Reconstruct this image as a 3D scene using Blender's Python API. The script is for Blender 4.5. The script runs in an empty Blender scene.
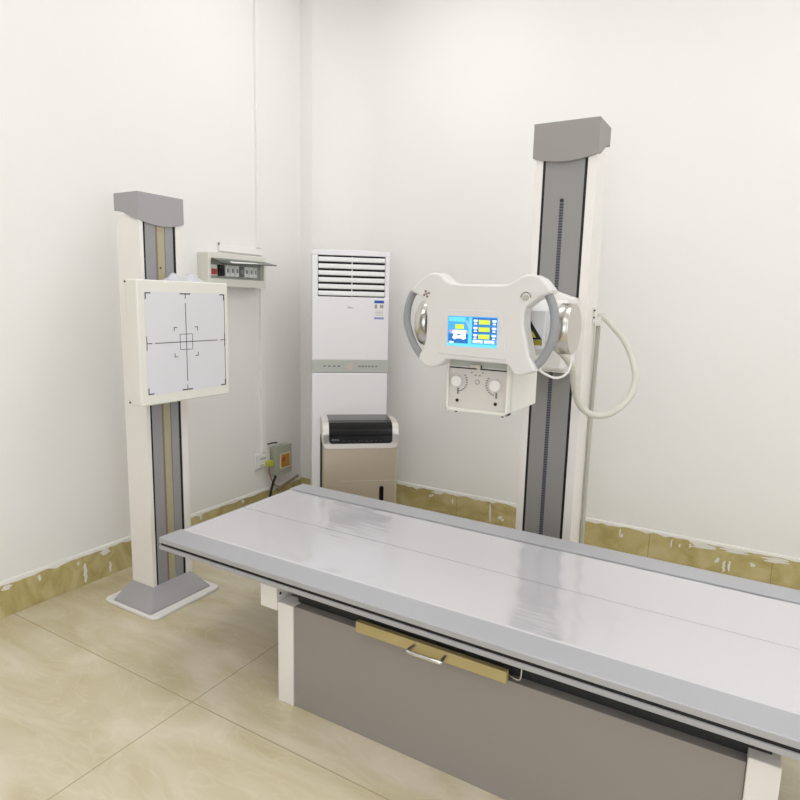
import bpy, bmesh, math, random
from mathutils import Vector, Matrix
random.seed(7)
S = bpy.context.scene
C = S.collection
R = math.radians

# ------------------------------------------------------------------ camera
CAM = (2.8352, -3.7288, 1.45)
YAW, PITCH, ROLL, FPX = -0.5293, 0.1588, 0.0248, 618.33
cd = bpy.data.cameras.new('camera'); cam = bpy.data.objects.new('camera', cd); C.objects.link(cam)
fw = Vector((math.sin(YAW)*math.cos(PITCH), math.cos(YAW)*math.cos(PITCH), -math.sin(PITCH)))
r0 = Vector((math.cos(YAW), -math.sin(YAW), 0)); u0 = r0.cross(fw)
r1 = r0*math.cos(ROLL) + u0*math.sin(ROLL); u1 = -r0*math.sin(ROLL) + u0*math.cos(ROLL)
M = Matrix(((r1.x, u1.x, -fw.x, CAM[0]), (r1.y, u1.y, -fw.y, CAM[1]), (r1.z, u1.z, -fw.z, CAM[2]), (0, 0, 0, 1)))
cam.matrix_world = M
cd.sensor_fit = 'HORIZONTAL'; cd.sensor_width = 36; cd.lens = FPX/800*36
cd.clip_start = 0.02
S.camera = cam

# ------------------------------------------------------------------ world, exposure
W = bpy.data.worlds.new('world'); S.world = W; W.use_nodes = True
W.node_tree.nodes['Background'].inputs[0].default_value = (.9, .95, 1, 1)
W.node_tree.nodes['Background'].inputs[1].default_value = .3
S.view_settings.view_transform = 'Standard'; S.view_settings.look = 'None'
S.view_settings.gamma = 1; S.view_settings.use_curve_mapping = False
S.view_settings.exposure = 0.02
LAMP_W = 5.6         # watts of one ceiling panel
WINDOW_W = 14       # daylight from the windows added unseen as soft fill

# ------------------------------------------------------------------ materials
def lin(c):
    return tuple(((x/255)/12.92 if x/255 <= .04045 else ((x/255+.055)/1.055)**2.4) for x in c) + (1,)
def mat(name, rgb, rough=.5, metal=0, spec=.5, coat=0, noise=0, nscale=8, bump=0, bscale=60, emit=0, alpha=1, trans=0):
    m = bpy.data.materials.new(name); m.use_nodes = True; nt = m.node_tree; b = nt.nodes['Principled BSDF']
    c = lin(rgb); b.inputs['Base Color'].default_value = c
    b.inputs['Roughness'].default_value = rough; b.inputs['Metallic'].default_value = metal
    b.inputs['Specular IOR Level'].default_value = spec; b.inputs['Coat Weight'].default_value = coat
    b.inputs['Coat Roughness'].default_value = .08; b.inputs['Alpha'].default_value = alpha
    b.inputs['Transmission Weight'].default_value = trans
    tc = nt.nodes.new('ShaderNodeTexCoord')
    n = nt.nodes.new('ShaderNodeTexNoise'); n.inputs['Scale'].default_value = nscale; n.inputs['Detail'].default_value = 5
    nt.links.new(tc.outputs['Object'], n.inputs['Vector'])
    mx = nt.nodes.new('ShaderNodeMix'); mx.data_type = 'RGBA'; mx.blend_type = 'MIX'
    k = max(noise, .015)
    mx.inputs['A'].default_value = tuple(x*(1-k) for x in c[:3])+(1,); mx.inputs['B'].default_value = tuple(min(1, x*(1+k)) for x in c[:3])+(1,)
    nt.links.new(n.outputs['Fac'], mx.inputs['Factor']); nt.links.new(mx.outputs['Result'], b.inputs['Base Color'])
    if bump:
        n2 = nt.nodes.new('ShaderNodeTexNoise'); n2.inputs['Scale'].default_value = bscale; n2.inputs['Detail'].default_value = 6
        nt.links.new(tc.outputs['Object'], n2.inputs['Vector'])
        bp = nt.nodes.new('ShaderNodeBump'); bp.inputs['Strength'].default_value = bump; bp.inputs['Distance'].default_value = .004
        nt.links.new(n2.outputs['Fac'], bp.inputs['Height']); nt.links.new(bp.outputs['Normal'], b.inputs['Normal'])
    if emit:
        b.inputs['Emission Color'].default_value = c; b.inputs['Emission Strength'].default_value = emit
    return m

WALL = mat('painted_wall', (243, 241, 238), .75, spec=.25, noise=.012, nscale=2, bump=.08, bscale=35)
CEIL = mat('ceiling_paint', (246, 246, 246), .9, spec=.2)
MORTAR = mat('white_filler', (236, 233, 226), .85, bump=.5, bscale=90)
WHITE = mat('white_enamel', (236, 233, 229), .35, spec=.4)
CREAM = mat('cream_enamel', (233, 230, 221), .4, spec=.4)
COLWHITE = mat('column_white_enamel', (241, 236, 231), .4, spec=.4)
GREY = mat('grey_plastic', (166, 163, 165), .5, spec=.35)
GREYB = mat('warm_grey_plastic', (154, 149, 145), .5, spec=.35)
RAILG = mat('anodised_grey', (154, 153, 155), .45, spec=.45)
RAILB = mat('dull_grey_running_face', (147, 145, 142), .5)
BLACK = mat('black_slot', (8, 8, 9), .6)
DARK = mat('dark_steel', (38, 40, 40), .55)
TAN = mat('tan_steel_tape', (178, 170, 140), .45, noise=.1, nscale=14)
BROWN = mat('brown_edge', (140, 118, 104), .5)
PLASTW = mat('air_conditioner_white', (238, 237, 240), .32, spec=.45)
STRIPG = mat('greenish_grey_plastic', (186, 189, 182), .4)
LOUV = mat('louvre_white', (240, 240, 240), .3)
LOUVD = mat('louvre_cavity', (25, 25, 27), .6)
GOLD = mat('champagne_metal', (186, 172, 152), .36, metal=.35, noise=.02, nscale=30)
SILVER = mat('silver_trim', (216, 211, 205), .3, metal=.35)
GLOSSK = mat('gloss_black', (10, 10, 11), .14, spec=.35)
MARKG = mat('panel_legend_grey', (120, 122, 122), .5)
DIM = mat('dim_legend', (52, 58, 58), .4)
STEEL = mat('brushed_steel', (205, 201, 195), .27, metal=1, noise=.05, nscale=40)
CHROME = mat('chrome', (225, 225, 225), .12, metal=1)
COLLF = mat('collimator_plate', (218, 213, 208), .42, metal=.15)
HANDLE = mat('handle_grey', (152, 154, 156), .45)
TUBEG = mat('tube_housing_white', (222, 222, 222), .4)
HOSE = mat('cable_sleeve', (214, 212, 200), .55)
HOSED = mat('braided_cable', (186, 184, 172), .7, bump=.6, bscale=120)
INK = mat('black_ink', (44, 44, 50), .6)
PRINTW = mat('target_panel_white', (224, 223, 227), .4)
BEZEL = mat('bezel_white', (222, 219, 216), .4)
BLUEL = mat('label_blue', (50, 84, 180), .5)
LILAC = mat('label_lilac', (140, 146, 204), .5)
LABELW = mat('label_white', (240, 240, 236), .5)
PINK = mat('pink_print', (206, 190, 182), .5)
TABLEW = mat('table_board', (216, 214, 216), .5, spec=.2, noise=.02, nscale=3)
TRAIL = mat('table_rail_aluminium', (180, 180, 184), .45, metal=.15)
PANELG = mat('pedestal_grey', (152, 145, 139), .6)
TAN2 = mat('brass_sheet', (190, 172, 122), .42, metal=.25, noise=.16, nscale=9)
YGREEN = mat('yellow_green_plug', (190, 196, 70), .45)
REDB = mat('red_label', (186, 70, 66), .5)
GREYBOX = mat('sage_grey_box', (176, 180, 164), .5)
ORANGE = mat('orange_window', (196, 138, 56), .35, noise=.4, nscale=35)
RUST = mat('rust_red_print', (176, 86, 48), .4)
CREAMF = mat('window_rim', (232, 214, 176), .5)
COPPER = mat('copper_brown_wire', (160, 112, 84), .5)
RUBBER = mat('black_rubber', (22, 22, 22), .6)
YEL = mat('warning_yellow', (198, 190, 60), .5)
OLIVE = mat('warning_band', (150, 140, 40), .5)
SBLUE = mat('screen_blue', (60, 150, 215), .3, emit=.75)
SBLUE2 = mat('screen_deep_blue', (40, 98, 170), .3, emit=.7)
SCYAN = mat('screen_cyan', (90, 190, 235), .3, emit=.8)
SYEL = mat('screen_yellow', (196, 216, 70), .3, emit=.6)
SWHITE = mat('screen_white', (225, 238, 245), .3, emit=.8)
SLIL = mat('screen_lilac', (150, 165, 215), .3, emit=.7)
SRED = mat('screen_pink', (235, 120, 140), .3, emit=.7)
LAMPM = mat('lamp_diffuser', (255, 253, 248), .5, emit=3.0)
WINM = mat('fill_pane', (235, 242, 255), .5, emit=1.5)

def glass(name, rgb, alpha, rough=.06, ior=1.45, k=1.0):
    m = bpy.data.materials.new(name); m.use_nodes = True; nt = m.node_tree; nt.nodes.clear()
    o = nt.nodes.new('ShaderNodeOutputMaterial'); mix = nt.nodes.new('ShaderNodeMixShader')
    t = nt.nodes.new('ShaderNodeBsdfTransparent'); t.inputs[0].default_value = lin(rgb)
    g = nt.nodes.new('ShaderNodeBsdfGlossy'); g.inputs['Roughness'].default_value = rough; g.inputs[0].default_value = (1, 1, 1, 1)
    fr = nt.nodes.new('ShaderNodeFresnel'); fr.inputs['IOR'].default_value = ior
    ad = nt.nodes.new('ShaderNodeMath'); ad.operation = 'MULTIPLY_ADD'; ad.inputs[1].default_value = k; ad.inputs[2].default_value = alpha; ad.use_clamp = True
    nt.links.new(fr.outputs[0], ad.inputs[0]); nt.links.new(ad.outputs[0], mix.inputs[0])
    nt.links.new(t.outputs[0], mix.inputs[1]); nt.links.new(g.outputs[0], mix.inputs[2]); nt.links.new(mix.outputs[0], o.inputs[0])
    return m, nt, g, fr
TINT, _, _, _ = glass('tinted_cover', (150, 165, 158), .0, .3, 1.2)
FILM, nt, g, fr = glass('clear_plastic_film', (250, 250, 252), .0, .13, 1.4, .32)
tc = nt.nodes.new('ShaderNodeTexCoord'); mp = nt.nodes.new('ShaderNodeMapping'); mp.inputs['Scale'].default_value = (1.2, 9, 1)
mp.inputs['Rotation'].default_value = (0, 0, .12)
n1 = nt.nodes.new('ShaderNodeTexNoise'); n1.inputs['Scale'].default_value = 5; n1.inputs['Detail'].default_value = 4; n1.inputs['Distortion'].default_value = .6
bp = nt.nodes.new('ShaderNodeBump'); bp.inputs['Strength'].default_value = .16; bp.inputs['Distance'].default_value = .004
nt.links.new(tc.outputs['Object'], mp.inputs[0]); nt.links.new(mp.outputs[0], n1.inputs['Vector']); nt.links.new(n1.outputs['Fac'], bp.inputs['Height'])
nt.links.new(bp.outputs[0], g.inputs['Normal']); nt.links.new(bp.outputs[0], fr.inputs['Normal'])
BAG = mat('crumpled_clear_plastic', (236, 236, 242), .18, alpha=.55)

def marble(name, base, dark, light, tile=None, rough=.25, joint=(150, 140, 105), scale=1.6, vein=.5, axis=None, jw=.0025):
    m = bpy.data.materials.new(name); m.use_nodes = True; nt = m.node_tree; b = nt.nodes['Principled BSDF']
    tc = nt.nodes.new('ShaderNodeTexCoord')
    mp = nt.nodes.new('ShaderNodeMapping'); mp.inputs['Rotation'].default_value = (0, 0, .6); mp.inputs['Scale'].default_value = (1, 2.6, 1.5)
    nt.links.new(tc.outputs['Object'], mp.inputs[0])
    n = nt.nodes.new('ShaderNodeTexNoise'); n.inputs['Scale'].default_value = scale; n.inputs['Detail'].default_value = 7; n.inputs['Distortion'].default_value = 1.3
    nt.links.new(mp.outputs[0], n.inputs['Vector'])
    cr = nt.nodes.new('ShaderNodeValToRGB'); cr.color_ramp.elements[0].position = .33; cr.color_ramp.elements[0].color = lin(dark)
    cr.color_ramp.elements[1].position = .66; cr.color_ramp.elements[1].color = lin(light)
    e = cr.color_ramp.elements.new(.5); e.color = lin(base)
    nt.links.new(n.outputs['Fac'], cr.inputs[0])
    # pale veins: the zero crossings of a second noise
    n2 = nt.nodes.new('ShaderNodeTexNoise'); n2.inputs['Scale'].default_value = scale*1.7; n2.inputs['Detail'].default_value = 6; n2.inputs['Distortion'].default_value = 2
    nt.links.new(mp.outputs[0], n2.inputs['Vector'])
    def mth(op, a, bb=None, clamp=False):
        x = nt.nodes.new('ShaderNodeMath'); x.operation = op; x.use_clamp = clamp
        for i, v in enumerate((a, bb)):
            if v is None: continue
            if isinstance(v, (int, float)): x.inputs[i].default_value = v
            else: nt.links.new(v, x.inputs[i])
        return x.outputs[0]
    v = mth('SUBTRACT', 1, mth('MULTIPLY', mth('ABSOLUTE', mth('SUBTRACT', n2.outputs['Fac'], .5)), 30), True)
    v = mth('MULTIPLY', v, vein*.5)
    mx = nt.nodes.new('ShaderNodeMix'); mx.data_type = 'RGBA'
    nt.links.new(v, mx.inputs['Factor']); nt.links.new(cr.outputs[0], mx.inputs['A']); mx.inputs['B'].default_value = lin(tuple(min(255, x+22) for x in light))
    out = mx.outputs['Result']
    if tile:
        sx = nt.nodes.new('ShaderNodeSeparateXYZ'); nt.links.new(tc.outputs['Object'], sx.inputs[0])
        js = []
        for k, (o, p) in tile.items():
            f = mth('FRACT', mth('DIVIDE', mth('SUBTRACT', sx.outputs[k], o-20*p), p))
            js.append(mth('LESS_THAN', mth('MINIMUM', f, mth('SUBTRACT', 1, f)), jw/p))
        j = js[0] if len(js) == 1 else mth('MAXIMUM', js[0], js[1])
        m2 = nt.nodes.new('ShaderNodeMix'); m2.data_type = 'RGBA'
        nt.links.new(mth('MULTIPLY', j, .8), m2.inputs['Factor']); nt.links.new(out, m2.inputs['A']); m2.inputs['B'].default_value = lin(joint)
        out = m2.outputs['Result']
    nt.links.new(out, b.inputs['Base Color']); b.inputs['Roughness'].default_value = rough; b.inputs['Specular IOR Level'].default_value = .45
    return m
FLOOR = marble('cream_marble_tile', (209, 197, 168), (197, 182, 146), (219, 209, 186), {0: (1.183, 1.25), 1: (-2.341, 1.25)}, vein=.28, joint=(168, 156, 122))
BASEX = marble('tan_skirting_tile', (196, 181, 126), (178, 162, 104), (208, 195, 146), {0: (2.37, .62)}, rough=.35, scale=4, vein=.25, joint=(130, 118, 78), jw=.0015)
BASEY = marble('tan_skirting_tile_left', (196, 181, 126), (178, 162, 104), (208, 195, 146), {1: (-2.62, .62)}, rough=.35, scale=4, vein=.25, joint=(130, 118, 78), jw=.0015)

# ruler strip: fine dark teeth along z
def ruler_mat():
    m = mat('ruler_strip', (98, 102, 112), .5); nt = m.node_tree; b = nt.nodes['Principled BSDF']
    tc = nt.nodes.new('ShaderNodeTexCoord'); w = nt.nodes.new('ShaderNodeTexWave'); w.bands_direction = 'Z'; w.inputs['Scale'].default_value = 26
    nt.links.new(tc.outputs['Object'], w.inputs['Vector'])
    mx = nt.nodes.new('ShaderNodeMix'); mx.data_type = 'RGBA'; mx.inputs['A'].default_value = lin((48, 50, 58)); mx.inputs['B'].default_value = lin((104, 106, 114))
    nt.links.new(w.outputs['Fac'], mx.inputs['Factor']); nt.links.new(mx.outputs['Result'], b.inputs['Base Color'])
    return m
RULER = ruler_mat()

# ------------------------------------------------------------------ mesh building
class MB:
    """collects shapes into one mesh"""
    def __init__(s): s.bm = bmesh.new(); s.mi = 0
    def _done(s, before, smooth=False):
        for f in s.bm.faces:
            if f not in before: f.material_index = s.mi; f.smooth = smooth
    def box(s, x0, x1, y0, y1, z0, z1, bev=0, seg=2):
        t = bmesh.new()
        vs = [t.verts.new((x, y, z)) for x in (x0, x1) for y in (y0, y1) for z in (z0, z1)]
        for q in ((0, 1, 3, 2), (4, 6, 7, 5), (0, 4, 5, 1), (2, 3, 7, 6), (0, 2, 6, 4), (1, 5, 7, 3)): t.faces.new([vs[i] for i in q])
        if bev: bmesh.ops.bevel(t, geom=t.edges[:], offset=bev, segments=seg, affect='EDGES', profile=.5)
        s.merge(t); return s
    def merge(s, t, smooth=False):
        bmesh.ops.recalc_face_normals(t, faces=t.faces[:])
        mp = {v: s.bm.verts.new(v.co) for v in t.verts}
        for f in t.faces:
            try: g = s.bm.faces.new([mp[v] for v in f.verts])
            except ValueError: continue
            g.material_index = s.mi; g.smooth = smooth or f.smooth
        t.free(); return s
    def loft(s, rings, closed=True, smooth=False):
        """rings of equal length; caps at both ends"""
        t = bmesh.new(); rr = [[t.verts.new(p) for p in ring] for ring in rings]; n = len(rings[0])
        for a, b in zip(rr, rr[1:]):
            for i in range(n if closed else n-1):
                f = t.faces.new((a[i], a[(i+1) % n], b[(i+1) % n], b[i])); f.smooth = smooth
        if closed: t.faces.new(rr[0]); t.faces.new(rr[-1][::-1])
        s.merge(t); return s
    def prism(s, pts, axis, a, b, bev=0, seg=2):
        """outline in the other two axes, extruded from a to b along axis"""
        def P(p, v):
            if axis == 'x': return (v, p[0], p[1])
            if axis == 'y': return (p[0], v, p[1])
            return (p[0], p[1], v)
        t = bmesh.new(); A = [t.verts.new(P(p, a)) for p in pts]; B = [t.verts.new(P(p, b)) for p in pts]; n = len(pts)
        t.faces.new(A); t.faces.new(B[::-1])
        for i in range(n): t.faces.new((A[i], A[(i+1) % n], B[(i+1) % n], B[i]))
        if bev:
            bmesh.ops.recalc_face_normals(t, faces=t.faces[:])
            es = [e for e in t.edges if all(len(f.verts) > 4 or True for f in e.link_faces) and (all(v in A for v in e.verts) or all(v in B for v in e.verts))]
            bmesh.ops.bevel(t, geom=es, offset=bev, segments=seg, affect='EDGES', profile=.5)
        s.merge(t); return s
    def tube(s, pts, r, n=12, smooth_path=True):
        P = [Vector(p) for p in pts]
        if smooth_path and len(P) > 2:
            Q = []
            for i in range(len(P)-1):
                p0 = P[max(i-1, 0)]; p1 = P[i]; p2 = P[i+1]; p3 = P[min(i+2, len(P)-1)]
                for k in range(6):
                    u = k/6
                    Q.append(.5*((2*p1)+(-p0+p2)*u+(2*p0-5*p1+4*p2-p3)*u*u+(-p0+3*p1-3*p2+p3)*u**3))
            P = Q+[P[-1]]
        rings = []; up = Vector((0, 0, 1)); prev = None
        for i, p in enumerate(P):
            d = (P[min(i+1, len(P)-1)]-P[max(i-1, 0)]).normalized()
            if prev is None:
                a = d.cross(up) if abs(d.z) < .95 else d.cross(Vector((1, 0, 0)))
            else: a = prev - d*prev.dot(d)
            a.normalize(); prev = a; b = d.cross(a)
            rings.append([tuple(p+(a*math.cos(2*math.pi*k/n)+b*math.sin(2*math.pi*k/n))*r) for k in range(n)])
        s.loft(rings, smooth=True); return s
    def cyl(s, c, axis, r, h, n=40, bev=0, r2=None):
        """cylinder starting at c, running +h along axis"""
        c = Vector(c); ax = {'x': Vector((1, 0, 0)), 'y': Vector((0, 1, 0)), 'z': Vector((0, 0, 1))}[axis]
        u = {'x': Vector((0, 1, 0)), 'y': Vector((1, 0, 0)), 'z': Vector((1, 0, 0))}[axis]; v = ax.cross(u)
        r2 = r if r2 is None else r2; sg = 1 if h > 0 else -1; bb = bev
        prof = [(0, r-bb)] + ([(bb*sg, r)] if bb else []) + ([(h-bb*sg, r2)] if bb else []) + [(h, r2-bb)]
        rings = [[tuple(c+ax*t+(u*math.cos(2*math.pi*k/n)+v*math.sin(2*math.pi*k/n))*rr) for k in range(n)] for t, rr in prof]
        t = bmesh.new(); rv = [[t.verts.new(p) for p in ring] for ring in rings]
        for a, b in zip(rv, rv[1:]):
            for i in range(n):
                f = t.faces.new((a[i], a[(i+1) % n], b[(i+1) % n], b[i])); f.smooth = True
        t.faces.new(rv[0]); t.faces.new(rv[-1][::-1])
        s.merge(t)
        return s
    def mat(s, i): s.mi = i; return s
    def mesh(s, name, mats, shift=(0, 0, 0)):
        for v in s.bm.verts: v.co -= Vector(shift)
        me = bpy.data.meshes.new(name); s.bm.to_mesh(me); s.bm.free()
        for m in (mats if isinstance(mats, (list, tuple)) else [mats]): me.materials.append(m)
        return me

def link(name, me, parent=None, loc=(0, 0, 0)):
    o = bpy.data.objects.new(name, me); C.objects.link(o); o.location = loc
    if parent: o.parent = parent
    return o
def thing(name, label, cat, loc=(0, 0, 0), rotz=0, group=None):
    o = link(name, None, None, loc); o.rotation_euler = (0, 0, rotz); o.empty_display_size = .1
    o['label'] = label; o['category'] = cat
    if group: o['group'] = group
    return o
def part(name, mb, m, root, label=None, under=None):
    """mb in world axes unless the thing is rotated (root['local'])"""
    sh = (0, 0, 0) if root.rotation_euler.z else tuple(root.location)
    o = link(name, mb.mesh(name, m, sh), under or root)
    if label: o['label'] = label
    return o
def solo(name, mb, m, label, cat, group=None):
    vs = [v.co for v in mb.bm.verts]
    c = (sum(v.x for v in vs)/len(vs), sum(v.y for v in vs)/len(vs), min(v.z for v in vs))
    o = link(name, mb.mesh(name, m, c), None, c); o['label'] = label; o['category'] = cat
    if group: o['group'] = group
    return o
def struct(name, mb, m, parent=None):
    o = link(name, mb.mesh(name, m), parent)
    if not parent: o['kind'] = 'structure'
    return o
def box(*a, **k): return MB().box(*a, **k)

# ------------------------------------------------------------------ the room
XR, YF, H = 5.6, -5.6, 3.6
struct('floor', box(-.15, XR+.15, YF-.15, .15, -.12, 0), FLOOR)
struct('wall_left', box(-.15, 0, YF-.15, .15, 0, H), WALL)
struct('wall_back', box(0, XR+.15, 0, .15, 0, H), WALL)
struct('wall_right', box(XR, XR+.15, YF-.15, 0, 0, H), WALL)
struct('wall_front', box(0, XR, YF-.15, YF, 0, H), WALL)
struct('ceiling', box(-.15, XR+.15, YF-.15, .15, H, H+.12), CEIL)
# boxed pipe chase in the corner
cove = [(0, 0), (0, -.3), (.1, -.3)] + [(.45-.35*math.cos(R(a)), -.3+.3*math.sin(R(a))) for a in [1.5*k for k in range(1, 61)]]
struct('trim_1', MB().prism(cove, 'z', 0, H), WALL)

def ragged(pts, a, b, n, fn):
    pass
hb, tb = .157, .012
def bead(axis, lo, hi, n, seed):
    """irregular strip of white filler on top of the skirting"""
    rnd = random.Random(seed); mb = MB(); rings = []
    for i in range(n+1):
        t = lo+(hi-lo)*i/n; dz = rnd.uniform(-.006, .003)
        if rnd.random() < .18: dz -= rnd.uniform(.004, .014)
        w = tb+.003
        sec = [(0.0, hb+.012), (w*.7, hb+.008), (w, hb-.002+dz), (tb+.0005, hb-.006+dz), (0.0, hb-.004)]
        rings.append([(s, t, z) if axis == 'y' else (t, -s, z) for s, z in sec])
    mb.loft(rings); return mb
def smear(axis, t, z0, z1, w):
    mb = MB(); k = 7; P = []
    for i in range(k+1):
        z = z0+(z1-z0)*i/k; P.append((t+random.uniform(-w*.25, w*.25), z, w*(.35+.65*math.sin(math.pi*(i+.5)/(k+1)))))
    pts = [(a-b/2, z) for a, z, b in P]+[(a+b/2, z) for a, z, b in P[::-1]]
    if axis == 'y': mb.prism(pts, 'x', tb-.001, tb+.0035)
    else: mb.prism(pts, 'y', -tb+.001, -tb-.0035)
    return mb
bl = struct('baseboard_left', box(0, tb, YF, -.3, 0, hb, bev=.002), BASEY)
bb = struct('baseboard_back', box(.46, XR, -tb, 0, 0, hb, bev=.002), BASEX)
struct('trim_2', MB().prism([(0, -.3), (0, -.312), (.112, -.312)]+[(x+.01, y-.01) for x, y in cove[3:]]+[(x, y) for x, y in cove[2:][::-1]], 'z', 0, hb), BASEX)
part('filler_bead', bead('y', YF, -.3, 150, 3), MORTAR, bl, 'ragged white filler line'); part('filler_bead', bead('x', .46, XR, 160, 5), MORTAR, bb, 'ragged white filler line')
for t, z0, z1, w in ((-1.991, .012, .112, .017), (-1.853, .02, .072, .011), (-2.218, .11, .14, .012), (-2.026, .115, .135, .01), (-2.36, .125, .147, .04), (-1.88, .12, .15, .05), (-1.45, .12, .15, .03), (-1.25, .12, .15, .02), (-.9, .125, .15, .02)):
    part('filler_smear', smear('y', t, z0, z1, w), MORTAR, bl)
for t, z0, z1, w in ((1.376, .015, .135, .011), (.931, .10, .118, .02), (.945, .108, .125, .012), (1.10, .085, .118, .01), (1.448, .045, .065, .025), (1.465, .035, .05, .018), (2.207, .09, .14, .009), (2.22, .09, .11, .012), (2.49, .09, .14, .008), (2.535, .1, .12, .01), (2.765, .01, .075, .014), (2.79, .02, .08, .012), (2.724, .055, .072, .02), (2.735, .07, .085, .014), (2.897, .075, .095, .022), (2.587, .11, .135, .012), (2.64, .12, .155, .12), (2.80, .13, .155, .12), (3.0, .12, .15, .10), (.99, .13, .155, .08)):
    part('filler_smear', smear('x', t, z0, z1, w), MORTAR, bb)

# ------------------------------------------------------------------ ceiling lamps (the light of the room)
def lamp(x, y, w):
    t = thing('ceiling_light', 'flat square white ceiling light panel '+w, 'light', (x, y, H))
    part('frame', MB().box(x-.42, x+.42, y-.42, y+.42, H-.03, H-.002, bev=.004), WHITE, t)
    part('diffuser', MB().box(x-.39, x+.39, y-.39, y+.39, H-.034, H-.03), LAMPM, t)
    ld = bpy.data.lights.new('panel_light', 'AREA'); ld.shape = 'SQUARE'; ld.size = .78; ld.energy = LAMP_W; ld.color = (.95, .975, 1)
    lo = bpy.data.objects.new('panel_light', ld); C.objects.link(lo); lo.location = (0, 0, -.04); lo.parent = t
for x, y, w in ((1.1, -1.1, 'nearest the corner with the air conditioner'), (2.8, -1.5, 'above the far edge of the patient table'), (4.6, -1.3, 'in the right-hand back corner'),
                (1.2, -3.2, 'nearest the left wall beside the camera'), (2.8, -4.2, 'just behind the camera'), (4.6, -4.0, 'behind the camera at the right-hand wall')): lamp(x, y, w)
# windows added unseen for light: two in the right-hand wall, one behind the camera
def window(n, a, b, side, watts):
    def bx(u0, u1, v0, v1, z0, z1): return (XR-v1, XR-v0, u0, u1, z0, z1) if side == 'right' else (u0, u1, YF+v0, YF+v1, z0, z1)
    mb = MB()
    for q in ((a-.05, a, 0, .04, .95, 2.45), (b, b+.05, 0, .04, .95, 2.45), (a-.05, b+.05, 0, .04, .9, .95), (a-.05, b+.05, 0, .04, 2.45, 2.5), ((a+b)/2-.02, (a+b)/2+.02, 0, .035, .95, 2.45)): mb.box(*bx(*q))
    w = struct('window_%d' % n, mb, WHITE)
    struct('pane', box(*bx(a, b, .002, .01, .95, 2.45)), WINM, w)
    ld = bpy.data.lights.new('daylight_fill', 'AREA'); ld.shape = 'RECTANGLE'; ld.size = b-a; ld.size_y = 1.5; ld.energy = watts; ld.color = (.9, .95, 1)
    lo = bpy.data.objects.new('daylight_fill', ld); C.objects.link(lo)
    lo.location = (XR-.05, (a+b)/2, 1.7) if side == 'right' else ((a+b)/2, YF+.05, 1.7)
    lo.rotation_euler = (R(90), 0, R(90)) if side == 'right' else (R(90), 0, 0)
window(1, -4.8, -3.2, 'right', WINDOW_W*.7); window(2, -2.6, -1.2, 'right', WINDOW_W*.15); window(3, 1.9, 3.5, 'front', WINDOW_W*.8)

# ------------------------------------------------------------------ wall stand with standing detector
st = thing('detector_stand', 'grey and white floor column on the left carrying the square detector panel', 'x-ray stand', (.40, -1.85, 0))
def rrect(x0, x1, y0, y1, r, n=6):
    P = []
    for cx, cy, a in ((x1-r, y1-r, 0), (x0+r, y1-r, 90), (x0+r, y0+r, 180), (x1-r, y0+r, 270)):
        for k in range(n+1): t = R(a+90*k/n); P.append((cx+r*math.cos(t), cy+r*math.sin(t)))
    return P
part('base_plate', MB().prism(rrect(.235, .605, -2.05, -1.65, .035), 'z', 0, .014, bev=.004), WHITE, st, 'thin white floor plate')
def ring4(x0, x1, y0, y1, z, r=.006): return [(p[0], p[1], z) for p in rrect(x0, x1, y0, y1, r, 3)]
part('base_skirt', MB().loft([ring4(.296, .562, -2.035, -1.680, .013), ring4(.296, .560, -2.033, -1.682, .02), ring4(.298, .466, -1.941, -1.712, .078), ring4(.31, .46, -1.93, -1.72, .082)]), GREY, st)
X0, X1, Y0, Y1 = .308, .46, -1.935, -1.705
part('column', MB().box(X0, X1-.012, Y0, Y1, .07, 1.80).box(X1-.012, X1, Y0, -1.916, .07, 1.80).box(X1-.012, X1, -1.743, Y1, .07, 1.80), COLWHITE, st)
part('slot', box(X1-.012, X1-.003, -1.9165, -1.904, .07, 1.8), BLACK, st); part('slot', box(X1-.012, X1-.003, -1.758, -1.7425, .07, 1.8), BLACK, st)
part('rail_panel', MB().box(X1-.011, X1-.002, -1.905, -1.852, .07, 1.8).box(X1-.011, X1-.006, -1.852, -1.80, .07, 1.8).box(X1-.011, X1-.002, -1.80, -1.757, .07, 1.8), RAILG, st)
part('steel_tape', box(X1-.0065, X1-.004, -1.84, -1.803, .07, 1.8), TAN, st, 'tan counterweight tape')
part('tape_edge', box(X1-.0065, X1-.003, -1.851, -1.841, .07, 1.8), BROWN, st)
part('screw', MB().cyl((X1-.004, -1.828, 1.57), 'x', .004, .002, 10), DARK, st)
# cap: sides sweep down towards the front, front edge slightly bowed
def cap(front, back, a0, a1, ztop, zfe, zfm, zback, axis):
    """front/back along the depth axis; a0..a1 across"""
    rings = []; N = 14; K = 10
    for i in range(N+1):
        t = i/N; d = back+(front-back)*t
        s = max(0, min(1, (t-.12)/.80)); s = s*s*(3-2*s)
        ring = []
        for k in range(K+1):
            u = k/K; a = a0+(a1-a0)*u; zf = zfe+(zfm-zfe)*math.sin(math.pi*u)**.8
            ring.append((a, zback+(zf-zback)*s))
        ring += [(a1, ztop), (a0, ztop)]
        rings.append([(d, a, z) if axis == 'x' else (a, d, z) for a, z in ring])
    return MB().loft(rings)
part('column_cap', cap(X1+.006, X0-.003, Y0-.006, Y1+.006, 1.886, 1.772, 1.752, 1.812, 'x'), GREY, st)
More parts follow.
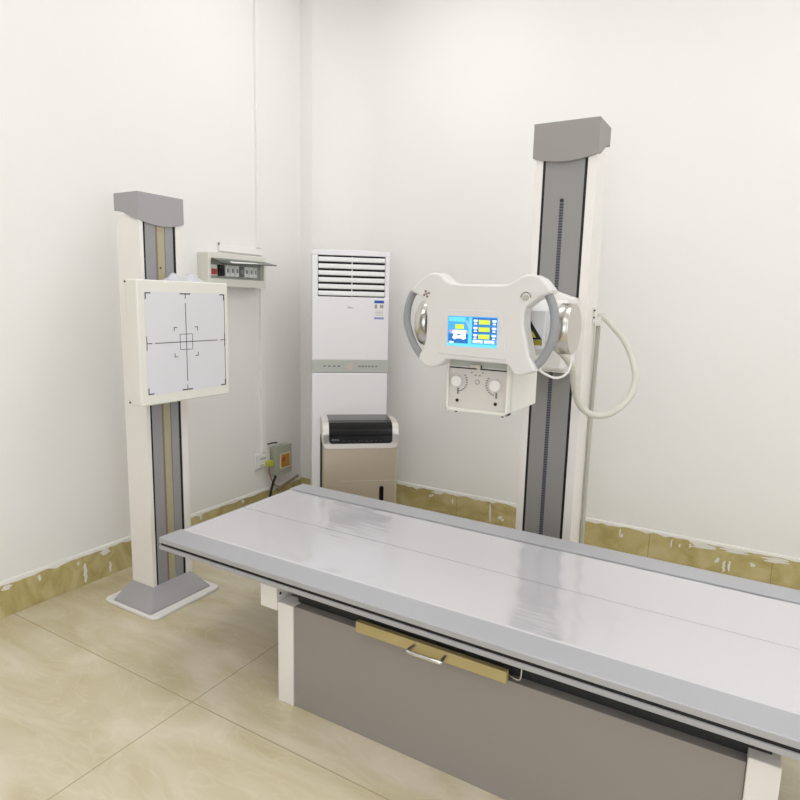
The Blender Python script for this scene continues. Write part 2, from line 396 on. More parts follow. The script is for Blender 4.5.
# carriage between column and detector
part('carriage', MB().box(.46, .53, -1.90, -1.76, 1.12, 1.40, bev=.006), CREAM, st)
det = part('detector_housing', MB().box(.535, .548, -2.074, -1.587, .99, 1.508, bev=.004).box(.546, .62, -2.078, -1.583, .985, 1.512, bev=.007, seg=3), CREAM, st, 'cream square detector box')
part('target_panel', box(.6195, .6212, -2.046, -1.606, 1.029, 1.463), PRINTW, st, 'pale panel printed with a centring cross', det)
mk = MB(); FX0, FX1 = .6210, .6218
def seg(y0, z0, y1, z1): mk.box(FX0, FX1, min(y0, y1), max(y0, y1), min(z0, z1), max(z0, z1))
lw = .0032; a0, a1, c0, c1 = -2.043, -1.609, 1.032, 1.460; my, mz = -1.836, 1.248
for sy, ya in ((1, a0), (-1, a1)):
    for sz, za in ((1, c0), (-1, c1)):
        seg(ya, za, ya+sy*.028, za+sz*lw*1.5); seg(ya, za, ya+sy*lw*1.5, za+sz*.028)
seg(my-lw/2, 1.072, my+lw/2, 1.418); seg(-2.0, mz-lw/2, -1.655, mz+lw/2)
for z, s in ((c1, -1), (c0, 1)): seg(my-.028, z, my+.028, z+s*lw*1.6); seg(my-lw/2, z, my+lw/2, z+s*.024)
for y, s in ((a0, 1), (a1, -1)): seg(y, mz-.03, y+s*lw, mz+.03); seg(y, mz-lw/2, y+s*.028, mz+lw/2)
seg(a1-.001, c0, a1+.001, c1)
q = .034
for y in (my-q, my+q): seg(y-lw*.35, mz-q, y+lw*.35, mz+q)
for z in (mz-q, mz+q): seg(my-q, z-lw*.35, my+q, z+lw*.35)
for sy in (-1, 1):
    for sz in (-1, 1):
        y, z = my+sy*.066, mz+sz*.066; seg(y, z, y-sy*.018, z-sz*lw); seg(y, z, y-sy*lw, z-sz*.018)
part('centring_marks', mk, INK, st, None, det)
for z in (.996, 1.502): part('screw', MB().cyl((.541, -2.0735, z), 'y', .0045, -.003, 10), DARK, st, None, det)

# crumpled plastic sheet on top of the detector
def bag():
    rnd = random.Random(4); mb = MB(); t = bmesh.new(); N, K = 16, 8; g = []
    prof = [0, .008, .02, .034, .022, .012, .008, .01, .014, .024, .036, .03, .018, .010, .005, .002, 0]
    for i in range(N+1):
        row = []
        for k in range(K+1):
            v = k/K; w = math.sin(math.pi*min(1, max(0, v)))**.7
            row.append(t.verts.new((.545+.07*v-.005+rnd.uniform(-.002, .002), -1.90+.21*i/N+rnd.uniform(-.004, .004)+.01*v, 1.513+prof[i]*w+rnd.uniform(0, .003)*w)))
        g.append(row)
    for i in range(N):
        for k in range(K): t.faces.new((g[i][k], g[i+1][k], g[i+1][k+1], g[i][k+1]))
    r = bmesh.ops.extrude_face_region(t, geom=t.faces[:])
    for v in [e for e in r['geom'] if isinstance(e, bmesh.types.BMVert)]: v.co.z -= .0008
    mb.merge(t); return mb
solo('plastic_sheet', bag(), BAG, 'crumpled clear plastic film lying on top of the square detector panel', 'plastic film')

# ------------------------------------------------------------------ fuse box on the left wall
fb = thing('fuse_box', 'cream wall fuse box with its smoked cover flipped up', 'fuse box', (0, -.978, 1.51))
by0, by1, bz0, bz1 = -1.213, -.743, 1.508, 1.697
f = MB().box(0, .05, by0, by1, bz0, bz1, bev=.004)
f.box(.048, .09, by0, -1.193, bz0, bz1, bev=.003).box(.048, .09, -.762, by1, bz0, bz1, bev=.003).box(.048, .09, -1.195, -.76, bz0, 1.553, bev=.003).box(.048, .09, -1.195, -.76, 1.656, bz1, bev=.003)
body = part('housing', f, CREAM, fb)
part('switch_cavity', box(.0502, .053, -1.193, -.762, 1.553, 1.656), STRIPG, fb)
part('cover_trim', MB().box(.09, .092, -.79, -.784, 1.553, 1.656), STRIPG, fb)
for y0, y1, m, lb in ((-1.185, -1.132, LABELW, 'white switch with a red lever'), (-1.112, -1.076, DARK, 'black breaker switch'), (-1.068, -1.034, LABELW, None), (-1.030, -.996, LABELW, None), (-.992, -.958, LABELW, None), (-.954, -.918, MARKG, 'grey round breaker switch'), (-.912, -.878, LABELW, None), (-.874, -.840, LABELW, None), (-.836, -.806, LABELW, None)):
    sw = part('breaker_switch', MB().box(.053, .074, y0, y1, 1.568, 1.632, bev=.002), m, fb, lb)
    lv = REDB if y0 < -1.15 else (BLACK if m in (DARK, LABELW) else GREY)
    if m is MARKG: part('lever', MB().cyl((.074, (y0+y1)/2, 1.6), 'x', .014, .006, 16), GREY, fb, None, sw)
    elif m is LABELW and y0 > -1.15: part('lever', MB().box(.074, .08, y0+.012, y1-.012, 1.59, 1.612), GREY, fb, None, sw)
    else: part('lever', MB().box(.074, .08, y0+.008, y1-.008, 1.575, 1.607 if lv is REDB else 1.61), lv, fb, None, sw)
cv = MB().loft([[(.086, -1.19, 1.664), (.086, -.765, 1.668), (.086, -.765, 1.672), (.086, -1.19, 1.668)], [(.13, -1.19, 1.652), (.13, -.765, 1.660), (.13, -.765, 1.663), (.13, -1.19, 1.655)], [(.174, -1.19, 1.632), (.196, -.762, 1.645), (.196, -.762, 1.648), (.174, -1.19, 1.635)]])
part('cover', cv, TINT, fb, 'smoked see-through cover lifted open')
part('cover_rim', MB().tube([(.174, -1.19, 1.633), (.196, -.762, 1.6455)], .0026, 6, False).tube([(.086, -1.19, 1.662), (.13, -1.19, 1.651), (.174, -1.19, 1.633)], .002, 6, False), DARK, fb, 'dark edge of the lifted cover')

solo('cable_trunking', MB().box(0, .018, -.737, -.702, 1.76, H-.002, bev=.002), WALL, 'thin white cable trunking running up from the fuse box to the ceiling', 'cable trunking', 'white trunking on the left wall')
solo('cable_trunking', MB().box(0, .02, -1.054, -.70, 1.715, 1.752, bev=.002), WALL, 'short horizontal white trunking just above the fuse box', 'cable trunking', 'white trunking on the left wall')
solo('cable_trunking', MB().box(0, .018, -.715, -.670, .425, 1.506, bev=.002), WALL, 'white cable trunking running down from the fuse box to the socket', 'cable trunking', 'white trunking on the left wall')
solo('cable', MB().tube([(.012, -1.056, 1.75), (.012, -1.057, 1.765)], .004, 8, False), DARK, 'stub of dark cable poking from the end of the short trunking above the fuse box', 'cable')

# socket, plug, metal box with orange window
so = thing('wall_socket', 'white plastic wall socket left of the grey metal box', 'socket', (0, -.71, .32))
part('plate', MB().box(0, .012, -.775, -.64, .315, .422, bev=.003).box(.012, .026, -.765, -.65, .328, .412, bev=.004), WHITE, so)
part('switch_rocker', box(.026, .0275, -.745, -.69, .382, .394), STRIPG, so); part('socket_slots', box(.026, .0275, -.745, -.715, .34, .348), STRIPG, so)
solo('power_plug', MB().box(.0262, .058, -.700, -.648, .329, .366, bev=.004), YGREEN, 'small yellow-green plug pushed into the white wall socket', 'plug')
gb = thing('junction_box', 'sage grey metal box with an orange window low on the left wall', 'junction box', (0, -.55, .255))
part('enclosure', MB().box(0, .058, -.630, -.478, .258, .447, bev=.005).box(.058, .064, -.634, -.474, .254, .451, bev=.0025), GREYBOX, gb)
part('window_rim', MB().box(.064, .068, -.597, -.492, .292, .400, bev=.0018), CREAMF, gb)
wp = part('window_pane', box(.068, .0692, -.587, -.502, .302, .390), ORANGE, gb, 'orange window')
part('red_print', box(.0692, .0700, -.578, -.545, .342, .370), RUST, gb, None, wp)
part('latch', MB().cyl((.03, -.55, .447), 'z', .006, .008, 12), GREY, gb)
solo('black_cable', MB().tube([(.045, -.618, .246), (.05, -.635, .232), (.048, -.655, .19), (.044, -.668, .14), (.04, -.68, .06), (.05, -.70, .01)], .0085, 10), RUBBER, 'thick black cable hanging from the grey metal box to the floor', 'cable')
solo('copper_wire', MB().tube([(.034, -.67, .323), (.032, -.668, .28), (.034, -.645, .22), (.034, -.61, .175), (.03, -.57, .162)], .004, 8), COPPER, 'thin brown wire dangling from the yellow-green plug along the skirting', 'wire')
solo('copper_wire', MB().tube([(.008, -.668, .478), (.02, -.655, .475), (.022, -.62, .475), (.02, -.575, .468)], .005, 8), mat('dark_red_wire', (92, 50, 50), .5), 'short dark red wire over the top of the grey metal box', 'wire')
solo('cable_sleeve', MB().tube([(.03, -.585, .135), (.034, -.54, .15), (.03, -.48, .163), (.03, -.42, .176), (.026, -.36, .186)], .009, 8), mat('brown_corrugated_sleeve', (150, 128, 100), .7, noise=.3, nscale=60, bump=.5), 'dirty brown cable sleeve lying along the top of the skirting in the corner', 'cable sleeve')

# ------------------------------------------------------------------ air conditioner cabinet (stands diagonally across the corner)
ac = thing('air_conditioner', 'tall white floor standing air conditioner with a slatted top outlet', 'air conditioner', (.4565, -.7426, 0), R(40))
w, D = .468, .30
def bowed(x0, x1, ztop, bulge, n=12): return [(x0+(x1-x0)*k/n, ztop+bulge*math.sin(math.pi*k/n)) for k in range(n, -1, -1)]
# body with an opening for the outlet: built of four members and a rear box
part('cabinet', MB().box(0, w, .035, D, .0, 1.735, bev=.01).prism([(0, 1.712), (w, 1.712)]+bowed(0, w, 1.739, .007), 'y', 0, .06, bev=.003)
     .box(0, .034, 0, .05, 1.075, 1.7115, bev=.0015).box(.443, w, 0, .05, 1.075, 1.7115, bev=.0015), PLASTW, ac)
part('front_panel', MB().box(.002, w-.002, -.004, .03, 1.080, 1.466, bev=.005), PLASTW, ac)
part('control_strip', MB().box(-.001, w+.001, -.002, .03, 1.003, 1.081, bev=.003), STRIPG, ac, 'greenish grey strip of controls')
part('lower_panel', MB().box(0, w, -.006, .03, .03, 1.001, bev=.008), PLASTW, ac)
part('plinth', MB().box(.01, w-.01, .006, .035, 0, .03), STRIPG, ac)
part('outlet_cavity', box(.034, .443, .030, .0345, 1.466, 1.712), LOUVD, ac)
for k in range(6):
    z = 1.4725+k*.0402
    L = MB(); L.loft([[(x, y0+.004, z0) for y0, z0 in ((-.005, z+.002), (-.002, z), (.012, z+.022), (.0105, z+.026), (-.004, z+.0275), (-.0065, z+.024), (-.0075, z+.006))] for x in (.037, .2395, .440)])
    part('louvre', L, LOUV, ac)
part('louvre_link', box(.237, .242, -.004, .004, 1.47, 1.705), LOUV, ac)
lg = MB()
for i, (a, h) in enumerate(((0, .010), (.006, .007), (.012, .010), (.018, .006), (.024, .007), (.031, .005))): lg.box(.216+a, .2195+a, -.0046, -.0038, 1.398, 1.398+h)
part('badge', lg, MARKG, ac, 'tiny grey badge')
lb = part('energy_label', box(.376, .440, -.0052, -.0042, 1.334, 1.450), LABELW, ac, 'blue and white energy label')
part('label_header', box(.378, .438, -.0058, -.0050, 1.432, 1.449), BLUEL, ac, None, lb)
part('label_footer', box(.378, .438, -.0058, -.0050, 1.335, 1.347), LILAC, ac, None, lb)
pr = MB().box(.380, .396, -.0058, -.005, 1.400, 1.424).box(.412, .434, -.0058, -.005, 1.402, 1.424)
for i in range(4): pr.box(.382, .434, -.0056, -.005, 1.358+i*.009, 1.3605+i*.009)
part('label_print', pr, GREY, ac, None, lb)
for x in (.07, .1, .13, .158, .285, .305, .325, .347, .368, .39): part('control_legend', box(x, x+.014, -.0026, -.0018, 1.038, 1.0475), MARKG, ac)
part('display_badge', MB().cyl((.233, -.0015, 1.043), 'y', .021, -.0015, 24), PINK, ac, 'pale pink round display')

# ------------------------------------------------------------------ evaporative cooler, champagne
co = thing('air_cooler', 'champagne gold portable air cooler with a glossy black top in front of the air conditioner', 'air cooler', (.8895, -1.2010, 0), R(40))
cw, cdp = .408, .27
part('body', MB().box(.004, cw-.004, .004, cdp, .05, .70, bev=.012, seg=3), GOLD, co)
part('side_grille', box(-.001, .006, .07, cdp-.02, .08, .70), DARK, co, 'dark side inlet')
part('plinth', MB().box(.012, cw-.012, .012, cdp-.012, .02, .05), DARK, co)
for x in (.03, cw-.03):
    for y in (.04, cdp-.04): part('castor', MB().cyl((x-.009, y, .0185), 'x', .018, .018, 16), RUBBER, co)
# top: side profile from front bottom, over, to the back
prof = [(0, .70), (0, .748), (.004, .772), (.014, .790), (.03, .800), (.07, .806), (.16, .808), (.25, .80), (cdp, .78), (cdp, .70)]
part('top_shell', MB().prism([(y, z) for y, z in prof], 'x', .0, cw, bev=.006), SILVER, co, 'silver rim round the black top')
def inset(o, x0, x1, z0): return MB().prism([(-o, z0)]+[(y-o if i < 3 else y, z+ (o if i >= 3 else 0)) for i, (y, z) in enumerate(prof[1:7])]+[(.16, .78), (.02, .74), (.02, z0)], 'x', x0, x1)
trimp = []
part('rim', MB().prism([(p[0], p[1]) for p in rrect(.004, cw-.004, .672, .76, .03)], 'y', -.004, .01, bev=.002), SILVER, co, 'silver rim under the black panel')
part('rim', MB().prism([(-.004, .70)]+[(-.004, .750), (.001, .774), (.012, .7935), (.03, .804), (.07, .810), (.2, .810), (.2, .79), (.02, .74)], 'x', .004, .038, bev=.002), SILVER, co)
part('rim', MB().prism([(-.004, .70)]+[(-.004, .750), (.001, .774), (.012, .7935), (.03, .804), (.07, .810), (.2, .810), (.2, .79), (.02, .74)], 'x', cw-.038, cw-.004, bev=.002), SILVER, co)
part('black_panel', MB().prism([(p[0], p[1]) for p in rrect(.028, cw-.028, .690, .775, .018)][0:0]+[(p[0], p[1]) for p in rrect(.036, cw-.036, .700, .765, .016)], 'y', -.0065, .0, bev=.0008), GLOSSK, co, 'glossy black control panel')
part('black_top', MB().prism([(-.0065, .74), (-.0065, .750), (-.0015, .7755), (.0105, .7955), (.029, .8065), (.07, .8125), (.24, .811), (.24, .78), (.02, .74)], 'x', .036, cw-.036), GLOSSK, co, 'glossy black curved lid')
lt = MB()
for i, (a, h) in enumerate(((0, .008), (.007, .008), (.014, .006), (.020, .008), (.027, .006), (.033, .008))): lt.box(.050+a, .054+a, -.0073, -.0066, .718, .718+h)
part('badge', lt, MARKG, co, 'small grey badge')
for x in (.105, .13, .155, .185, .2, .225, .25, .275, .3): part('button_legend', box(x+.008, x+.014, -.0073, -.0066, .712, .718), DIM, co)
part('water_gauge', MB().prism([(p[0], p[1]) for p in rrect(.308, .331, .335, .462, .011)], 'y', .0035, .001), GLOSSK, co, 'dark oval water level window')
part('panel_seam', box(.10, cw-.005, .0034, .0042, .4925, .494), SILVER, co)
solo('loose_wrapper', MB().tube([(1.21, -1.02, .012), (1.235, -1.0, .03), (1.26, -1.0, .012)], .014, 8), WHITE, 'scrap of white packaging on the floor beside the air cooler', 'wrapper')

# ------------------------------------------------------------------ patient table
tx0, tx1, yn, yf, zt = .876, 3.22, -2.216, -1.336, .516
tb_ = thing('patient_table', 'long low x-ray examination table with a pale flat top and grey rails', 'examination table', (2.05, -1.776, 0))
def board(y0, y1): return MB().box(tx0+.012, tx1-.012, y0, y1, .486, .5145, bev=.0012)
part('tabletop_board', board(-2.112, -1.7735), TABLEW, tb_); part('tabletop_board', board(-1.768, -1.458), TABLEW, tb_)
def railp(y0, s):   # profile with a groove; s = +1 towards +y
    P = [(0, .513), (.003, .5165), (.104, .5165), (.106, .514), (.106, .466), (.004, .466), (0, .469), (0, .483), (.010, .485), (.010, .494), (0, .496)]
    return [(y0+s*a, z) for a, z in P]
rn = part('side_rail', MB().prism(railp(yn, 1), 'x', tx0, tx1), TRAIL, tb_)
rf = part('side_rail', MB().prism(railp(yf, -1), 'x', tx0, tx1), TRAIL, tb_)
part('rail_groove', box(tx0+.006, tx1-.006, yn+.004, yn+.0102, .4845, .4945), BLACK, tb_, None, rn)
part('rail_groove', box(tx0+.006, tx1-.006, yf-.0102, yf-.004, .4845, .4945), BLACK, tb_, None, rf)
part('end_rail', MB().box(tx0+.001, tx0+.012, -2.112, -1.44, .480, .5135, bev=.002), TRAIL, tb_); part('end_rail', MB().box(tx1-.012, tx1-.001, -2.112, -1.44, .480, .5135, bev=.002), TRAIL, tb_)
part('carriage', MB().box(1.50, 2.95, -2.125, -1.45, .383, .466), DARK, tb_, 'dark box painted as the shaded gap under the sliding top')  # solid box; the shade of the open gap is put into its colour
part('subframe', MB().box(tx0+.1, tx1-.1, -2.106, -2.08, .466, .486).box(tx0+.1, tx1-.1, -1.48, -1.452, .466, .486), COLWHITE, tb_)
part('bracket', MB().box(1.358, 1.436, -2.168, -1.40, .350, .436, bev=.003), COLWHITE, tb_, 'white square support arm')
for z in (.365, .41): part('screw', MB().cyl((1.436, -2.150, z), 'x', .005, .002, 10), DARK, tb_)
part('corner_post', MB().box(1.437, 1.506, -2.165, -2.10, 0, .384, bev=.003), COLWHITE, tb_)
part('corner_post', MB().box(1.437, 1.506, -1.47, -1.405, 0, .402, bev=.003), COLWHITE, tb_)
part('corner_post', MB().box(2.90, 2.97, -2.165, -2.10, 0, .402, bev=.003), COLWHITE, tb_)
part('corner_post', MB().box(2.90, 2.97, -1.47, -1.405, 0, .402, bev=.003), COLWHITE, tb_)
part('pedestal_panel', MB().box(1.507, 2.899, -2.158, -2.12, 0, .382, bev=.002), PANELG, tb_, 'warm grey pedestal front')
part('pedestal_panel', MB().box(1.507, 2.899, -1.45, -1.41, 0, .392, bev=.002), PANELG, tb_)
part('pedestal_end', MB().box(1.445, 1.48, -2.10, -1.47, 0, .36), PANELG, tb_)
tr = part('cassette_tray', MB().box(1.787, 2.303, -2.186, -2.168, .388, .424, bev=.001), TAN2, tb_, 'brass coloured tray front')
part('tray_body', MB().box(1.78, 2.29, -2.166, -2.158, .3925, .42), DARK, tb_, None, tr)
part('tray_handle', MB().tube([(2.010, -2.182, .412), (2.006, -2.200, .411), (2.002, -2.216, .409), (2.008, -2.223, .408), (2.057, -2.224, .408), (2.106, -2.223, .408), (2.113, -2.216, .409), (2.114, -2.200, .411), (2.114, -2.182, .412)], .0065, 12), CHROME, tb_, 'chrome pull handle', tr)
part('wire_hook', MB().tube([(2.296, -2.16, .405), (2.32, -2.168, .402), (2.335, -2.17, .404), (2.340, -2.17, .418), (2.340, -2.168, .466)], .0024, 8), CHROME, tb_, 'thin bent wire hook')

# clear protective film on the table top: thin wrinkled sheet
def film():
    rnd = random.Random(11); t = bmesh.new(); N, K = 120, 40; g = []
    for i in range(N+1):
        row = []
        for k in range(K+1):
            x = tx0+.03+(tx1-tx0-.07)*i/N; y = -2.105+(.64)*k/K
            e = 1-min(1, min(k, K-k)/3)
            ex = 1-min(1, min(i, N-i)/3)
            h = .0011+.0011*(math.sin(x*23+y*9+2*math.sin(y*7))*math.sin(y*31+x*5)*.5+.5)
            h += e*.0035*abs(math.sin(x*19+1.3*math.sin(x*7))) + ex*.005*abs(math.sin(y*23))
            row.append(t.verts.new((x, y, .5145+h)))
        g.append(row)
    for i in range(N):
        for k in range(K): t.faces.new((g[i][k], g[i+1][k], g[i+1][k+1], g[i][k+1])).smooth = True
    mb = MB(); mb.merge(t); return mb
solo('protective_film', film(), FILM, 'clear glossy plastic film covering the pale boards of the examination table', 'plastic film')

# ------------------------------------------------------------------ tube stand behind the table
ts = thing('tube_stand', 'tall white floor column with grey cap holding the x-ray tube head', 'x-ray machine', (1.988, -.775, 0))
cx0, cx1, cy0, cy1, ch = 1.850, 2.127, -.87, -.68, 2.13
part('column', MB().box(cx0, cx1, cy0+.012, cy1, .012, ch, bev=.004).box(cx0, 1.886, cy0, cy0+.02, .012, ch, bev=.003).box(2.087, cx1, cy0, cy0+.02, .012, ch, bev=.003), COLWHITE, ts)
part('slot', box(1.8855, 1.899, cy0+.003, cy0+.0125, .012, ch), BLACK, ts); part('slot', box(2.074, 2.0875, cy0+.003, cy0+.0125, .012, ch), BLACK, ts)
part('rail_panel', MB().box(1.898, 2.075, cy0+.002, cy0+.0125, .012, ch), RAILB, ts, 'grey running face')
part('ruler', MB().box(1.973, 1.991, cy0+.0005, cy0+.0022, .1, 1.905), RULER, ts, 'dark toothed strip')
part('ruler_pin', MB().cyl((1.982, cy0+.002, 1.915), 'y', .009, -.004, 14), DARK, ts)
part('column_cap', cap(cy0-.012, cy1+.006, cx0-.011, cx1+.005, 2.253, 2.106, 2.082, 2.172, 'y'), GREYB, ts)
part('base_plate', MB().prism(rrect(1.74, 2.24, -1.06, -.6, .04), 'z', 0, .014, bev=.003), WHITE, ts)
car = part('carriage', MB().prism([(1.865, 1.145), (2.094, 1.145), (2.094, 1.480), (2.055, 1.492), (1.99, 1.515), (1.93, 1.515), (1.865, 1.485)], 'y', -.955, -.872, bev=.008).box(1.91, 2.07, -1.0, -.95, 1.16, 1.47, bev=.012), WHITE, ts, 'white sliding carriage')
part('arm', MB().cyl((1.985, -1.0, 1.36), 'y', .052, -.52, 32).box(1.92, 2.05, -1.40, -1.0, 1.31, 1.41, bev=.02), WHITE, ts)
# the tube housing lies along x
ax, az = -1.57, 1.368
hs = part('tube_housing', MB().cyl((1.74, ax, az), 'x', .078, .475, 48, bev=.015).cyl((1.86, ax, az), 'x', .092, .25, 48, bev=.02).box(1.88, 2.09, -1.66, -1.46, 1.20, 1.33, bev=.02, seg=3), TUBEG, ts, 'white round tube housing')
# conical shoulder towards each end
part('end_shoulder', MB().cyl((2.105, ax, az), 'x', .105, .10, 48, bev=.01, r2=.075), TUBEG, ts, None, hs)
part('end_shoulder', MB().cyl((1.86, ax, az), 'x', .105, -.10, 48, bev=.0, r2=.075), TUBEG, ts, None, hs)
for x, h in ((2.216, .048), (1.725, -.048)):
    part('steel_cap', MB().cyl((x, ax, az), 'x', .088, h, 64, bev=.003), STEEL, ts, 'brushed steel end disc', hs)
# warning label on the front side of the housing (only its right half shows beside the panel)
wl = MB().mat(0).prism([(2.050, 1.331), (2.182, 1.331), (2.120, 1.42)], 'y', -1.669, -1.665)
wl.mat(1).prism([(2.110, 1.367), (2.130, 1.367), (2.120, 1.392)], 'y', -1.6705, -1.667).prism([(2.138, 1.338), (2.162, 1.338), (2.148, 1.360)], 'y', -1.6705, -1.667).prism([(2.07, 1.338), (2.094, 1.338), (2.092, 1.360)], 'y', -1.6705, -1.667)
wl.mat(2).box(2.048, 2.182, -1.669, -1.665, 1.312, 1.330)
part('label_bracket', MB().box(2.04, 2.19, -1.665, -1.62, 1.30, 1.43, bev=.003), TUBEG, ts, None, hs)
part('warning_label', wl, [BLACK, YEL, OLIVE], ts, 'black and yellow triangular warning label', hs)

# control head: horned white fascia
PO = [(1.801, 1.551), (1.825, 1.5505), (1.841, 1.543), (1.860, 1.525), (1.878, 1.516), (1.90, 1.5135), (2.06, 1.512), (2.082, 1.513), (2.104, 1.522), (2.136, 1.542), (2.155, 1.546), (2.176, 1.544), (2.20, 1.533), (2.216, 1.516), (2.232, 1.497), (2.230, 1.487),
      (2.195, 1.473), (2.168, 1.453), (2.150, 1.437), (2.145, 1.415), (2.147, 1.374), (2.160, 1.325), (2.172, 1.278), (2.190, 1.248), (2.195, 1.232), (2.161, 1.216), (2.143, 1.212), (2.126, 1.215), (2.114, 1.225), (2.104, 1.242), (2.09, 1.248),
      (1.89, 1.250), (1.866, 1.247), (1.845, 1.228), (1.828, 1.220), (1.805, 1.216), (1.786, 1.219), (1.766, 1.234), (1.757, 1.247), (1.760, 1.262), (1.774, 1.285), (1.783, 1.315), (1.786, 1.38), (1.783, 1.43), (1.776, 1.452), (1.760, 1.466), (1.743, 1.475), (1.716, 1.486), (1.722, 1.496), (1.762, 1.531), (1.783, 1.546)]
PYF, PYB = -1.762, -1.682
hd = part('control_head', MB().prism(PO, 'y', PYF, PYB, bev=.009, seg=3), BEZEL, ts, 'horned white control fascia')
part('head_mount', MB().box(1.89, 2.09, PYB-.002, -1.60, 1.29, 1.44, bev=.01), TUBEG, ts, None, hd)
part('screen_bezel', MB().prism([(1.838, 1.270), (2.096, 1.262), (2.072, 1.405), (2.064, 1.418), (2.050, 1.424), (1.880, 1.4265), (1.868, 1.422), (1.860, 1.412)], 'y', PYF-.0035, PYF+.004, bev=.0025), BEZEL, ts, 'raised trapezoid around the screen', hd)
# screen with its picture
Ys = PYF-.0035
sc = MB(); x0, x1, z0, z1 = 1.874, 2.058, 1.300, 1.403; SW, SH = x1-x0, z1-z0
def sr(m, a, b, c, d, lay=1): sc.mat(m).box(x0+a*SW, x0+b*SW, Ys-.0006-.0003*lay, Ys+.0005, z0+c*SH, z0+d*SH)
# 0 blue 1 deep 2 cyan 3 yellow 4 white 5 lilac 6 pink
sr(0, 0, 1, 0, 1, 0)
sr(1, .02, .42, .10, .42, 1); sr(2, .02, .36, .82, .97, 1); sr(2, 0, 1, .0, .10, 1); sr(2, .43, .50, .1, .97, 1)
sr(1, .50, .99, .72, .97, 1); sr(1, .50, .99, .45, .70, 1); sr(1, .50, .99, .25, .43, 1)
sr(3, .155, .335, .58, .735, 3)
sc.mat(4).prism([(x0+a*SW, z0+b*SH) for a, b in ((.13, .54), (.38, .54), (.41, .46), (.37, .38), (.39, .27), (.33, .22), (.29, .26), (.19, .26), (.16, .22), (.10, .27), (.13, .38), (.09, .46))], 'y', Ys-.0016, Ys)
sr(1, .20, .27, .36, .41, 6)
for a in (.05, .365): sr(6, a, a+.055, .42, .53, 3); sr(0, a+.012, a+.04, .40, .485, 4)
sc.mat(5).prism([(x0+a*SW, z0+b*SH) for a, b in ((.36, .86), (.40, .86), (.46, .62), (.44, .58))], 'y', Ys-.0014, Ys)
sr(4, .04, .13, .10, .155, 3)
for zc in (.83, .59, .35):
    sr(3, .635, .855, zc-.075, zc+.075, 3)
    for a in (.535, .905):
        sr(4, a-.005, a+.075, zc+.015, zc+.075, 3); sr(5, a+.01, a+.06, zc-.07, zc+.015, 3); sr(4, a+.005, a+.065, zc-.08, zc-.05, 4)
sr(4, .53, .72, .135, .235, 3); sr(4, .76, .95, .135, .235, 3); sr(5, .57, .70, .145, .18, 4); sr(5, .80, .93, .145, .18, 4)
part('touch_screen', sc, [SBLUE, SBLUE2, SCYAN, SYEL, SWHITE, SLIL, SRED], ts, 'lit blue screen with yellow number fields', hd)
# round emblems on the horns
em = MB()
for cxx, czz in ((1.783, 1.477),):
    for k in range(4):
        a = R(20+90*k); em.cyl((cxx+.010*math.cos(a), PYF+.001, czz+.010*math.sin(a)), 'y', .0042, -.0022, 10); em.tube([(cxx, PYF-.0006, czz), (cxx+.010*math.cos(a), PYF-.0006, czz+.010*math.sin(a))], .0014, 6, False)
part('emblem', em, BROWN, ts, 'small dark four-lobed mark', hd)
part('emblem', MB().cyl((2.150, PYF+.001, 1.470), 'y', .010, -.004, 16), STEEL, ts, 'small round metal lock', hd)
arc = MB().tube([(2.150+.0165*math.cos(R(a)), PYF-.0008, 1.4715+.0165*math.sin(R(a))) for a in range(0, 200, 20)], .0016, 6)
part('emblem_arc', arc, BROWN, ts, None, hd)
YH = -1.722
hl = MB().tube([(1.726, YH, 1.494), (1.706, YH, 1.478), (1.692, YH, 1.449), (1.684, YH, 1.412), (1.684, YH, 1.372), (1.700, YH, 1.325), (1.722, YH, 1.284), (1.748, YH, 1.254), (1.765, YH, 1.242)], .0135, 16)
part('grip_handle', hl, HANDLE, ts, 'grey curved grip', hd)
hr = MB().tube([(2.203, YH, 1.493), (2.217, YH, 1.474), (2.231, YH, 1.440), (2.238, YH, 1.400), (2.237, YH, 1.358), (2.227, YH, 1.315), (2.208, YH, 1.276), (2.186, YH, 1.248), (2.176, YH, 1.239)], .0145, 16)
part('grip_handle', hr, HANDLE, ts, 'grey curved grip', hd)

# collimator below
kx0, kx1, ky, kz0, kz1 = 1.838, 2.080, -1.692, 1.056, 1.262
ky2 = -1.375
cb = MB().box(kx0+.004, kx1, ky+.028, ky2, kz0+.006, kz1-.012, bev=.006)
cb.box(kx0, kx0+.010, ky, ky+.04, kz0, kz1-.01, bev=.003).box(kx1-.009, kx1, ky, ky+.04, kz0, kz1-.01, bev=.003).box(kx0, kx1, ky, ky+.04, kz0, kz0+.013, bev=.003)
cl = part('collimator', cb, CREAM, ts, 'cream box collimator')
part('faceplate', box(kx0+.010, kx1-.009, ky+.012, ky+.03, kz0+.013, 1.222), COLLF, ts, 'satin metal faceplate', cl)
part('field_slot', MB().box(kx0+.010, kx1-.009, ky+.010, ky+.012, 1.213, 1.2175), DARK, ts, None, cl)
part('top_strip', box(kx0+.010, kx1-.009, ky+.013, ky+.03, 1.222, 1.248), STRIPG, ts, None, cl)
part('shutter_catch', MB().box(1.93, 1.972, ky+.004, ky+.013, 1.2185, 1.229).box(1.958, 1.972, ky+.0, ky+.013, 1.2135, 1.231), STEEL, ts, None, cl)
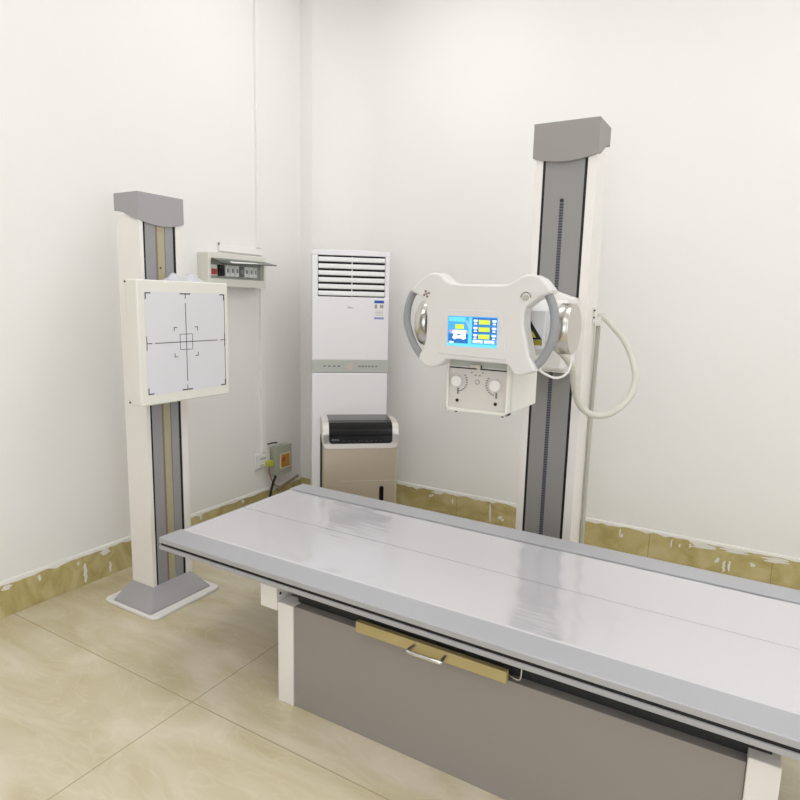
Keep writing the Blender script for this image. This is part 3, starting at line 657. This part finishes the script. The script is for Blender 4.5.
for x, z in ((1.880, 1.1665), (2.030, 1.1625)):
    kn = part('knob', MB().cyl((x, ky+.012, z), 'y', .0212, -.018, 32, bev=.003), WHITE, ts, 'round white dial', cl)
    ms = MB(); sg = 1 if x < 1.95 else -1
    for k in range(9):
        a = R(-75+14*k) if sg > 0 else R(180+75-14*k)
        px, pz = x+.037*math.cos(a), z+.037*math.sin(a)
        ms.box(px-.0035, px+.0035, ky+.0112, ky+.0122, pz-.002, pz+.002)
    ms.box(x-.001, x+.006, ky+.0112, ky+.0122, z-.048, z-.026)
    part('dial_scale', ms, MARKG, ts, None, cl)
    part('screw', MB().cyl((x+.001, ky+.012, 1.095), 'y', .0062, -.003, 8), BLACK, ts, None, cl)
ec = MB()
for x, z in ((1.935, 1.201), (1.978, 1.203), (1.95, 1.192), (1.966, 1.192)): ec.box(x-.004, x+.004, ky+.0112, ky+.0122, z-.0025, z+.0025)
ec.tube([(1.958+.008*math.cos(R(a)), ky+.0115, 1.168+.008*math.sin(R(a))) for a in range(0, 361, 40)], .0011, 5)
part('faceplate_print', ec, GREYB, ts, None, cl)
for x in (1.876, 2.058): part('foot_pin', MB().cyl((x, ky+.016, kz0+.002), 'z', .005, -.008, 10), BLACK, ts, None, cl)

# cable clamp on the column side
cm = part('cable_clamp', MB().box(2.127, 2.140, -.745, -.695, 1.37, 1.44, bev=.003).box(2.127, 2.160, -.715, -.700, 1.36, 1.40, bev=.003), WHITE, ts)
for z in (1.395, 1.428): part('screw', MB().cyl((2.134, -.745, z), 'y', .0045, -.003, 8), DARK, ts, None, cm)
HP = [(2.146, -.70, 1.385), (2.155, -.70, 1.405), (2.182, -.70, 1.385), (2.217, -.71, 1.353), (2.261, -.72, 1.31), (2.307, -.75, 1.245), (2.338, -.78, 1.176), (2.348, -.80, 1.115), (2.339, -.84, 1.05), (2.300, -.88, .997), (2.254, -.90, .967), (2.204, -.93, .966), (2.160, -.96, .997), (2.140, -1.0, 1.054), (2.137, -1.05, 1.13), (2.140, -1.12, 1.20), (2.12, -1.28, 1.28), (2.10, -1.42, 1.315), (2.085, -1.50, 1.325)]
part('high_voltage_cable', MB().tube(HP, .0145, 14), HOSE, ts, 'thick cream cable looping round to the tube head')
solo('floor_cable', MB().tube([(2.143, -.69, 1.356), (2.143, -.69, 1.26), (2.141, -.69, 1.09), (2.140, -.69, .94), (2.140, -.69, .74), (2.140, -.69, .48), (2.141, -.68, .2), (2.145, -.60, .03), (2.2, -.45, .012), (2.3, -.25, .012)], .0105, 12), HOSED, 'greyish braided cable hanging straight down beside the column', 'cable')
part('head_cable', MB().tube([(2.178, -1.69, 1.236), (2.198, -1.66, 1.215), (2.225, -1.62, 1.200), (2.253, -1.60, 1.214), (2.263, -1.585, 1.250), (2.258, -1.575, 1.288)], .0042, 10), WHITE, ts, 'thin white cord')
